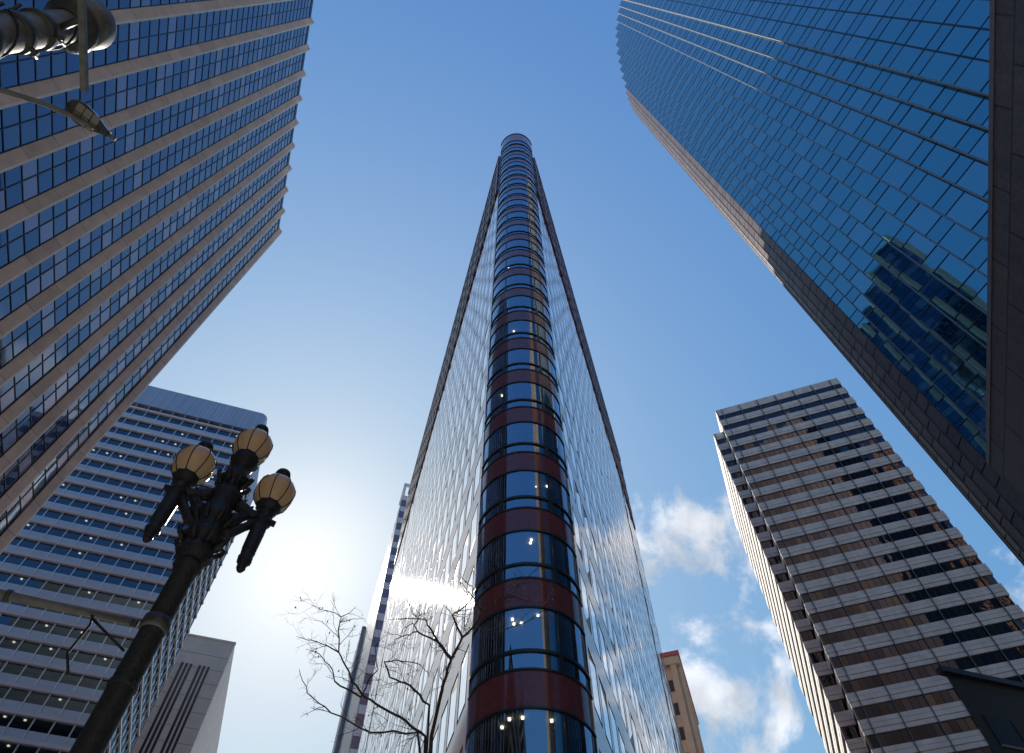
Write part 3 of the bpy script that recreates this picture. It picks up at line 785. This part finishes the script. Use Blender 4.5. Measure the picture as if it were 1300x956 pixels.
def cornice_building():
    root = empty('cornice_building', (34, 110, 0), 'narrow buff building with an oxide red cornice, low beside the wedge tower\'s right edge', 'building')
    D = 104.; A = pol(15.46, D); H = .729*D
    fr = Frame(A, az=-73, out=(0, -1)); fs = Frame(A, az=17.5, out=(1, 0))
    b = MB(); b.prism([fr.p(.6, -.6, 0)[:2], fr.p(16, -.6, 0)[:2], fr.p(16, -20, 0)[:2], fr.p(.6, -20, 0)[:2]], 0, H+EYE-.5, 'buff'); b.build('wall', root)
    c = MB(); c.box(fr, -.15, 16, -20, .2, H-.75, H, 'oxide'); c.box(fr, .05, 16, -20, .0, H-2.2, H-.751, 'buff'); c.build('cornice', root)
    for s in (.8, 4.6, 8.4):
        p = MB(); p.box(fr, s, s+.9, -.59, -.1, 0, H-2.21, 'buff'); p.build('pier', root)
    for s in (.0, 2.6, 5.2, 7.8, 10.4, 13):
        p = MB(); p.box(fs, s+.7, s+1.5, -.59, -.1, 0, H-2.21, 'buff'); p.build('pier', root)
    z = H-4.6
    while z > 5:
        for s in (1.9, 5.7):
            m = MB(); pane(m, fr, s, s+2.5, -.57, z-2, z, 'slit'); m.build('window', root)
        z -= 3.9
cornice_building()
def dark_corner():
    root = empty('dark_building', (62, 80, 0), 'dark low building whose roof corner juts in front of the mauve banded tower', 'building')
    D = 56.; A = pol(35.0, D); H = .592*D
    fr = Frame(A, az=73.5, out=(0, -1)); fs = Frame(A, az=35, out=(-1, 0))
    b = MB(); b.prism([fr.p(0, 0, 0)[:2], fr.p(30, 0, 0)[:2], fr.p(30, -12, 0)[:2], fs.p(14, 0, 0)[:2]], 0, H+EYE, 'dark_stone'); b.build('wall', root)
    c = MB(); c.box(fr, -.35, 30, -.3, .3, H-.4, H+.02, 'dark_roof'); c.build('cornice', root)
    z = H-3.4
    while z > 4:
        for j in range(8):
            s = 1.2+j*3.6; m = MB(); pane(m, fr, s, s+2.2, .015, z-2.1, z, 'slit'); w_ = m.build('window', root)
            f = MB(); f.box(fr, s-.08, s, 0, .06, z-2.1, z, 'dark_roof'); f.box(fr, s+2.2, s+2.28, 0, .06, z-2.1, z, 'dark_roof'); f.box(fr, s-.1, s+2.3, 0, .09, z-2.25, z-2.101, 'ledge'); f.build('frame', w_)
        z -= 3.9
dark_corner()
# buildings behind the viewer, mirrored in the glass fronts; the pale blocks are added to bounce sunlight
def rear_tower(name, label, c, az, w_, d_, H, wallm, winm, pitch, fin=.5, band=False):
    root = empty(name, (c[0], c[1], 0), label, 'building')
    o = Vector(c); t = Vector((math.sin(R(az)), math.cos(R(az)))); n = Vector((t.y, -t.x))
    cs = [o, o+t*w_, o+t*w_-n*d_, o-n*d_]
    b = MB(); b.prism([tuple(x) for x in cs], 0, H+EYE, winm); b.build('wall', root)
    sides = [(cs[0], cs[1]), (cs[1], cs[2]), (cs[2], cs[3]), (cs[3], cs[0])]
    mid = (cs[0]+cs[2])/2
    for A, B in sides:
        fr = Frame(A, to=B); 
        if fr.n.dot((A+B)/2-mid) < 0: fr.n = -fr.n
        if band:
            m = MB(); z = 4
            while z < H: m.box(fr, -.3, fr.len+.3, 0, .45, z, z+1.3, wallm); z += 3.9
            m.build('spandrel', root)
        else:
            m = MB(); s = 0
            while s < fr.len: m.box(fr, s, s+pitch*.45, 0, fin, 0, H, wallm); s += pitch
            m.box(fr, 0, fr.len, .0, fin*.5, H-5, H-.01, wallm)
            z = 4
            while z < H-6: m.box(fr, 0, fr.len, 0, .1, z, z+1.2, wallm); z += 3.9
            m.build('pier', root)
    return root
rear_tower('brown_tower', 'tall sunlit brown stone tower with vertical piers behind the viewer', (84, -52), -88, 30, 30, 236, 'brown_tower', 'slit', 2.6)
rear_tower('terrace_tower', 'dark office block with grey stone bands behind the viewer on the left', (-64, -22), 165, 46, 40, 50, 'ledge', 'slit', 3, band=True)

rear_tower('bounce_block', 'added pale block behind the viewer to bounce sunlight, left of the street', (-70, -110), 80, 58, 40, 74, 'beige_tower', 'slit', 3, band=True)  # unseen block added so its sunlit face brightens the shaded fronts
rear_tower('bounce_block', 'lower added pale block behind the viewer to bounce sunlight, middle of the row', (-6, -118), 86, 52, 40, 58, 'beige_tower', 'slit', 3.2)  # another unseen block, added for the same bounce light
# ================================================================== TRIPLE GLOBE STREET LAMP
def street_lamp():
    D = 6.3; P0 = pol(-31.75, D); x, y = P0.x, P0.y
    root = empty('street_lamp', (x, y, .0), 'ornate black cast iron street lamp with three ribbed amber globes', 'street lamp')
    h = lambda t: D*t+EYE     # world height from the elevation tangent
    zc = h(1.134)-.02; zs = 6.36+EYE
    pb = MB()
    zj = h(.845)
    pb.lathe((x, y, 0), [(.34, .14), (.34, .5), (.27, .6), (.25, 1.3), (.2, 1.45), (.17, 1.6), (.125, 3.0), (.108, zj-.35), (.14, zj-.33), (.15, zj-.30), (.13, zj-.27), (.11, zj-.2)], 'iron', 24, flute=.06, fl=12)
    pb.lathe((x, y, zj-1.62), [(.11, -.03), (.126, -.02), (.126, .02), (.11, .03)], 'iron', 24)
    pb.lathe((x, y, zj-1.05), [(.11, -.03), (.122, -.02), (.122, .02), (.11, .03)], 'pole_grey', 24)
    pb.build('post', root)
    cb = MB(); cb.lathe((x, y, zj), [(.12, -.24), (.2, -.16), (.2, -.08), (.15, -.03), (.21, .02), (.24, .08), (.2, .13), (.17, .18), (.17, .3), (.2, .36), (.19, .44), (.16, .5), (.15, .62), (.18, .7), (.2, .76), (.14, .82), (.12, .95), (.16, 1.0), (.18, 1.06), (.13, 1.12), (.1, 1.2), (.12, 1.28), (.165, 1.34), (.185, 1.40), (.15, 1.44)], 'iron', 20, flute=.14, fl=10)
    top_z = zj+1.42
    # leaf ornaments on the capital
    for k in range(8):
        a = k*math.pi/4
        for zz, rr in ((.02, .2), (.33, .15), (.98, .14)):
            cb.tube([(x+rr*.8*math.cos(a), y+rr*.8*math.sin(a), zj+zz-.09), (x+(rr+.05)*math.cos(a), y+(rr+.05)*math.sin(a), zj+zz+.01), (x+(rr+.075)*math.cos(a), y+(rr+.075)*math.sin(a), zj+zz+.07), (x+(rr+.045)*math.cos(a), y+(rr+.045)*math.sin(a), zj+zz+.09)], [.025, .03, .026, .014], 'iron', 6)
    cb.build('capital', root)
    ar = R(64); ax, ay = math.sin(ar), math.cos(ar); AL = .49
    def globe(cx, cy, cz, parent, s=1.0):
        gb = MB(); R0 = .235*s
        prof = [(.10, -.235), (.15, -.19), (.2, -.12), (.23, -.03), (.236, .04), (.225, .11), (.19, .18), (.14, .225), (.1, .245)]
        gb.lathe((cx, cy, cz), [(a*s, b*s) for a, b in prof], 'globe', 48, flute=.035, fl=8)
        gl = gb.build('lamp_globe', parent)
        rb = MB()
        for k in range(8):
            a = k*math.pi/4+.2
            rb.tube([(cx+(r_*s+.002)*math.cos(a), cy+(r_*s+.002)*math.sin(a), cz+z_*s) for r_, z_ in prof], .007, 'iron', 5)
        rb.lathe((cx, cy, cz), [(.11*s, .225*s), (.125*s, .24*s), (.1*s, .27*s), (.06, .285), (.045, .30), (.075, .32), (.098, .36), (.085, .405), (.05, .435), (.02, .455), (.001, .465)], 'iron', 16)
        rb.build('finial', gl)
        hd = MB(); hd.lathe((cx, cy, cz), [(.03, -.42), (.09, -.38), (.1, -.34), (.07, -.31), (.12, -.27), (.15, -.235), (.155, -.205), (.12, -.2)], 'iron', 20, flute=.08, fl=10)
        hd.build('lamp_holder', parent)
    globe(x, y, top_z+.26, root)
    for sg in (-1, 1):
        cx, cy = x+ax*AL*sg, y+ay*AL*sg
        globe(cx, cy, zs, root)
        am = MB()
        # upper arm and lower scroll
        W = lambda s_, z_: (x+ax*s_*sg, y+ay*s_*sg, z_)
        am.tube([W(.08, zs-.28), W(.2, zs-.33), W(.34, zs-.40), W(AL, zs-.40)], [.07, .065, .06, .075], 'iron', 10)
        am.tube([W(.1, zj+.25), W(.22, zj+.27), W(.33, zs-.62), W(AL-.03, zs-.46)], [.065, .06, .05, .06], 'iron', 10)
        am.tube([W(.12, zs-.38), W(.24, zs-.42), W(.27, zs-.52), W(.2, zs-.6), W(.13, zs-.55), W(.16, zs-.49)], [.03, .028, .026, .024, .02, .014], 'iron', 8)
        for s_, z_ in ((.2, zs-.27), (.3, zs-.33), (.38, zs-.5), (.28, zs-.68)):
            am.tube([W(s_-.03, z_-.03), W(s_+.01, z_), W(s_+.03, z_+.05)], [.03, .035, .01], 'iron', 6)
        # cast web plate between the arms
        for q_ in ((.1, zj+.2, .3, zs-.36), (.16, zj+.34, .36, zs-.38)):
            am.tube([W(q_[0], q_[1]), W((q_[0]+q_[2])/2, (q_[1]+q_[3])/2+.02), W(q_[2], q_[3])], [.06, .045, .05], 'iron', 8)
        am.lathe((x+ax*.2*sg, y+ay*.2*sg, (zj+.25+zs-.38)/2), [(.001, -.10), (.07, -.07), (.09, 0), (.07, .07), (.001, .10)], 'iron', 10)
        # cross bar with end knobs
        q = (-ay, ax)
        am.tube([(cx+q[0]*-.13, cy+q[1]*-.13, zs-.42), (cx+q[0]*.13, cy+q[1]*.13, zs-.42)], .032, 'iron', 8)
        am.tube([W(AL, zs-.42), W(AL+.15, zs-.43)], [.045, .035], 'iron', 8)
        am.build('arm', root)
        dr = MB(); dr.lathe((cx, cy, zs-.46), [(.03, .08), (.1, .06), (.115, .0), (.085, -.06), (.09, -.1), (.085, -.45), (.07, -.52), (.085, -.56), (.08, -.6), (.05, -.64), (.055, -.68), (.03, -.73), (.001, -.75)], 'iron', 16, flute=.1, fl=8)
        dr.build('pendant', root)
street_lamp()
P0 = pol(-31.75, 6.3)
def span_arm():
    zz = 4.33+EYE; A = Vector((P0.x-.22, P0.y-.03, zz)); B = Vector((-13.0, 3.5, zz-.05))
    root = empty('signal_arm', tuple(A), 'long grey steel tube reaching from the left edge to a clamp on the lamp post', 'arm')
    B = A+(Vector((-4.64, 4.95, zz))-A).normalized()*9
    m = MB(); m.tube([A, A+(B-A)*.12, B], [.028, .042, .05], 'pole_grey', 12)
    for f in (.12, .2, .31, .5): q = A+(B-A)*f; m.tube([q-(B-A).normalized()*.02, q+(B-A).normalized()*.02], .056, 'pole_dark', 12)
    m.build('tube', root)
    c = MB(); c.lathe((P0.x, P0.y, zz), [(.11, -.05), (.132, -.045), (.132, .045), (.11, .05)], 'pole_dark', 20)
    c.tube([(P0.x-.17, P0.y+.0, zz), A], .035, 'pole_dark', 8); c.build('clamp', root)
    w_ = MB(); q = A+(B-A).normalized()*.38
    w_.tube([q, q+Vector((.05, .0, -.03)), q+Vector((.07, .01, -.12)), q+Vector((.04, 0, -.42)), q+Vector((.16, 0, -.62))], .012, 'cable', 6)
    w_.tube([q+Vector((.05, 0, -.05)), Vector((P0.x-.16, P0.y, zz-.28))], .012, 'cable', 6)
    w_.build('cable', root)
    p = MB(); p.lathe((B.x, B.y, 0), [(.2, .14), (.16, .5), (.12, zz+.4), (.001, zz+.45)], 'pole_grey', 16); p.build('pole', root)
span_arm()

# ================================================================== UTILITY POLE top left
def utility_pole():
    x, y = -3.99, .44; top = 7.0+EYE
    root = empty('utility_pole', (x, y, 0), 'strapped steel utility pole ending in a bell shaped cap, top left corner', 'pole')
    m = MB(); m.lathe((x, y, 0), [(.2, .14), (.18, 1.0), (.14, top-.2)], 'pole_grey', 24)
    m.build('shaft', root)
    b = MB(); b.lathe((x, y, top), [(.15, -.3), (.17, -.28), (.23, -.24), (.245, -.2), (.235, -.19), (.19, -.18)], 'pole_dark', 28)
    b.lathe((x, y, top), [(.15, -.20), (.22, -.19), (.235, .12), (.2, .2), (.001, .25)], 'pole_grey', 28); b.build('cap', root)
    for i, dz in enumerate((-.72, -1.02, -1.42, -1.85, -2.4, -3.1)):
        c = MB(); c.lathe((x, y, top+dz), [(.142, -.04), (.168, -.035), (.168, .035), (.142, .04)], 'pole_dark', 24)
        for a in (.3+i*.5, 2.0+i*.4, 3.9+i*.3):
            q = (math.cos(a), math.sin(a))
            c.tube([(x+q[0]*.15, y+q[1]*.15, top+dz-.02), (x+q[0]*.225, y+q[1]*.225, top+dz-.02)], .022, 'pole_dark', 6)
            c.tube([(x+q[0]*.2, y+q[1]*.2, top+dz-.05), (x+q[0]*.2-q[1]*.07, y+q[1]*.2+q[0]*.07, top+dz+.05)], .016, 'pole_dark', 6)
        c.build('strap', root)
    w_ = MB(); pts = []
    for i in range(40):
        a = i*.42; pts.append((x+.165*math.cos(a), y+.165*math.sin(a), top-.4-i*.055))
    w_.tube(pts, .011, 'cable', 6); w_.build('cable', root)
    br = MB(); fr = Frame((-3.18, -1.4), az=-15.2, out=(1, 0)); zb_ = 6.42; br.box(fr, .0, 2.43, -.02, .03, zb_-.03, zb_+.02, 'pole_grey'); br.tube([(-3.65, .36, zb_+EYE), (x+.1, y, zb_+EYE)], .03, 'pole_dark')
    br.box(fr, .0, 2.43, -.02, -.012, zb_+.021, zb_+.05, 'pole_grey'); br.build('crossarm', root)
utility_pole()
def street_light():
    K = 10.0
    H = Vector((-5.96, 1.87, K+EYE)); base = Vector((-10.5, .6, 0))
    root = empty('street_light', tuple(base), 'flat grey street light head on a curved arm below the strapped pole, upper left', 'street light')
    p = MB(); p.lathe((base.x, base.y, 0), [(.2, .14), (.15, 1), (.09, 10.2), (.001, 10.25)], 'pole_grey', 16); p.build('pole', root)
    a = MB(); a.tube([(base.x, base.y, 9.8), (-9.2, .82, 10.35), (-8.0, 1.05, 10.85), (-7.0, 1.35, 11.2), (-6.45, 1.62, 11.45), (-6.12, 1.86, 11.58), (-5.92, 2.0, 11.62)], [.06, .05, .045, .04, .038, .034, .03], 'pole_grey', 10); a.build('arm', root)
    # head: teardrop shell, long axis from rear coupler to the lens end
    h = MB(); d = Vector((-.62, -.58, 0)).normalized(); sdv = Vector((-d.y, d.x, 0))
    o = Vector((-5.78, 2.08, 11.62))
    prof = [(0, .05, .05), (.08, .06, .07), (.16, .1, .09), (.28, .145, .1), (.42, .17, .095), (.54, .155, .08), (.61, .1, .05), (.64, .03, .02)]
    rings = []
    for (t, wd, ht) in prof:
        c = o+d*t
        rings.append([c+sdv*wd*math.cos(k*math.pi/8)+Vector((0, 0, ht*math.sin(k*math.pi/8))) for k in range(9)])
    for A, B in zip(rings, rings[1:]):
        for k in range(8): h.face([A[k], B[k], B[k+1], A[k+1]], 'silver', smooth=True)
        h.face([A[0], A[8], B[8], B[0]], 'pole_dark')
    h.face(rings[0], 'silver'); h.tube([o-d*.1, o+d*.03], .03, 'pole_grey', 8); h.build('head', root)
    l = MB()
    for i in range(3):
        for j in range(2):
            c = o+d*(.24+.115*i)+sdv*(-.072+.144*j)-Vector((0, 0, .004))
            q = [c+d*a+sdv*b for a, b in ((-.05, -.065), (.05, -.065), (.05, .065), (-.05, .065))]
            l.face(q, 'led'); l.face([v-Vector((0, 0, .012)) for v in q[::-1]], 'led')
            for e in range(4): l.face([q[e], q[(e+1) % 4], q[(e+1) % 4]-Vector((0, 0, .012)), q[e]-Vector((0, 0, .012))], 'led')
    l.build('lens', root)
street_light()

# ================================================================== BARE TREE
def unp(u, v, D):
    r_ = 433-v; X, Y, Z = u-650, 867*CT-ST*r_, 867*ST+CT*r_
    k = D/math.hypot(X, Y); return Vector((X*k, Y*k, Z*k+EYE))
def bare_tree():
    D = 9.2; rnd = random.Random(11)
    base = unp(552, 900, D); bx, by = base.x, base.y
    root = empty('bare_tree', (bx-.1, by, 0), 'leafless street tree with thin twisting twigs at the foot of the wedge tower', 'tree')
    tr = MB(); fork = Vector((bx, by, 5.2))
    tr.tube([(bx-.12, by, .1), (bx-.1, by+.02, 1.2), (bx-.02, by-.03, 2.6), (bx+.02, by, 4.0), tuple(fork)], [.16, .13, .11, .095, .08], 'bark', 12)
    tr.build('trunk', root)
    limbs = []
    def limb(px, d0, d1, r0, r1, start=None):
        pts = [unp(u, v, d0+(d1-d0)*i/max(1, len(px)-1)) for i, (u, v) in enumerate(px)]
        if start is not None: pts = [start]+pts
        # smooth wiggle
        out = []
        for a, b in zip(pts, pts[1:]):
            n = 4
            for k in range(n):
                q = a.lerp(b, k/n)
                if k: q = q+Vector([rnd.uniform(-1, 1) for _ in range(3)])*(b-a).length*.035
                out.append(q)
        out.append(pts[-1]); rad = [r0+(r1-r0)*i/(len(out)-1) for i in range(len(out))]
        limbs.append((out, rad)); return out
    A = limb([(560, 880), (564, 865), (573, 837), (587, 809), (601, 797), (612, 778), (636, 766), (649, 755), (670, 732), (684, 722)], 9.2, 8.6, .03, .004, fork)
    limb([(573, 837), (564, 825), (556, 815), (548, 800), (539, 786), (515, 785), (494, 787)], 9.1, 9.6, .026, .004)
    limb([(556, 815), (530, 802), (510, 808), (500, 812)], 9.2, 9.5, .016, .004)
    limb([(530, 802), (524, 791), (512, 798), (508, 808)], 9.3, 9.6, .010, .003)
    limb([(587, 809), (580, 795), (574, 781), (590, 770), (601, 758), (600, 745), (585, 733)], 9.0, 8.7, .018, .003)
    limb([(612, 778), (602, 760), (592, 748), (580, 730)], 8.9, 8.8, .012, .003)
    limb([(649, 755), (668, 764), (690, 766), (706, 760)], 8.6, 8.4, .009, .003)
    limb([(545, 895), (520, 870), (495, 860), (488, 840), (505, 838), (530, 842), (545, 855)], 9.3, 9.7, .02, .004, fork)
    B = limb([(540, 935), (515, 915), (488, 900), (463, 885), (447, 866), (441, 849), (430, 828), (431, 792), (433, 783), (425, 778), (405, 773), (396, 768)], 9.4, 9.9, .022, .003, fork)
    limb([(430, 828), (416, 820), (402, 815), (376, 808)], 9.7, 10, .012, .003)
    limb([(433, 783), (444, 778), (452, 770)], 9.8, 9.7, .007, .003)
    limb([(433, 790), (447, 786), (460, 785)], 9.8, 9.7, .007, .003)
    limb([(430, 810), (418, 798), (408, 788)], 9.8, 9.9, .007, .003)
    limb([(458, 885), (425, 865), (422, 850), (405, 830), (388, 824)], 9.5, 10, .014, .003)
    limb([(458, 885), (470, 860), (480, 850), (476, 820), (490, 806)], 9.5, 9.4, .012, .003)
    limb([(601, 797), (640, 800), (668, 790), (690, 775), (700, 790)], 9.0, 8.5, .012, .003)
    limb([(530, 930), (470, 930), (420, 905), (390, 880), (380, 850)], 9.3, 9.8, .02, .004, fork)
    tips = []; NM = len(limbs)
    def twig(p, d, L_, r_, dep):
        q = [p]; n = 4
        for k in range(n):
            d = (d+Vector([rnd.uniform(-1, 1) for _ in range(3)])*.38+Vector((0, 0, .06))).normalized(); q.append(q[-1]+d*L_/n)
        limbs.append((q, [r_*(1-.6*i/n) for i in range(n+1)])); tips.append(q[-1])
        if dep:
            for k in range(rnd.randint(1, 3)):
                i = rnd.randint(1, n-1); twig(q[i], (d+Vector([rnd.uniform(-1, 1) for _ in range(3)])*.9).normalized(), L_*rnd.uniform(.4, .75), r_*.65, dep-1)
    for out, rad in list(limbs):
        for i in range(3, len(out)-1):
            if rnd.random() < .6:
                d = (out[i+1]-out[i]).normalized()
                twig(out[i], (d+Vector([rnd.uniform(-1, 1) for _ in range(3)])*1.0).normalized(), rnd.uniform(.18, .5), min(.0055, rad[i]*.6), 2)
    # each main limb with the twigs that follow it is one branch part
    main = limbs[:NM]; rest = limbs[NM:]
    groups = [[l] for l in main]
    for l in rest:
        j = min(range(len(main)), key=lambda i: min((l[0][0]-p).length for p in main[i][0])); groups[j].append(l)
    for gset in groups:
        b = MB()
        for q, rd in gset: b.tube(q, rd, 'bark', 6 if rd[0] > .008 else 4)
        b.build('branch', root)
    lf = MB()
    spots = [unp(u, v, 9.85) for u, v in ((400, 762), (396, 769), (406, 772), (408, 774), (415, 776), (416, 780), (460, 781), (464, 797), (437, 820), (440, 818), (435, 824), (442, 825), (523, 790), (430, 852))]
    spots += rnd.sample(tips, min(60, len(tips)))
    for s_ in spots:
        a = Vector([rnd.uniform(-1, 1) for _ in range(3)]).normalized()*.022; c = a.orthogonal().normalized()*.011; c2 = Vector((0, 0, .008))
        lf.face([s_-a, s_+c, s_+a, s_-c], 'dead_leaf'); lf.face([s_-a, s_+c+c2, s_+a+c2*2, s_-c+c2], 'dead_leaf')
    lf.build('leaves', root, kind='stuff')
bare_tree()
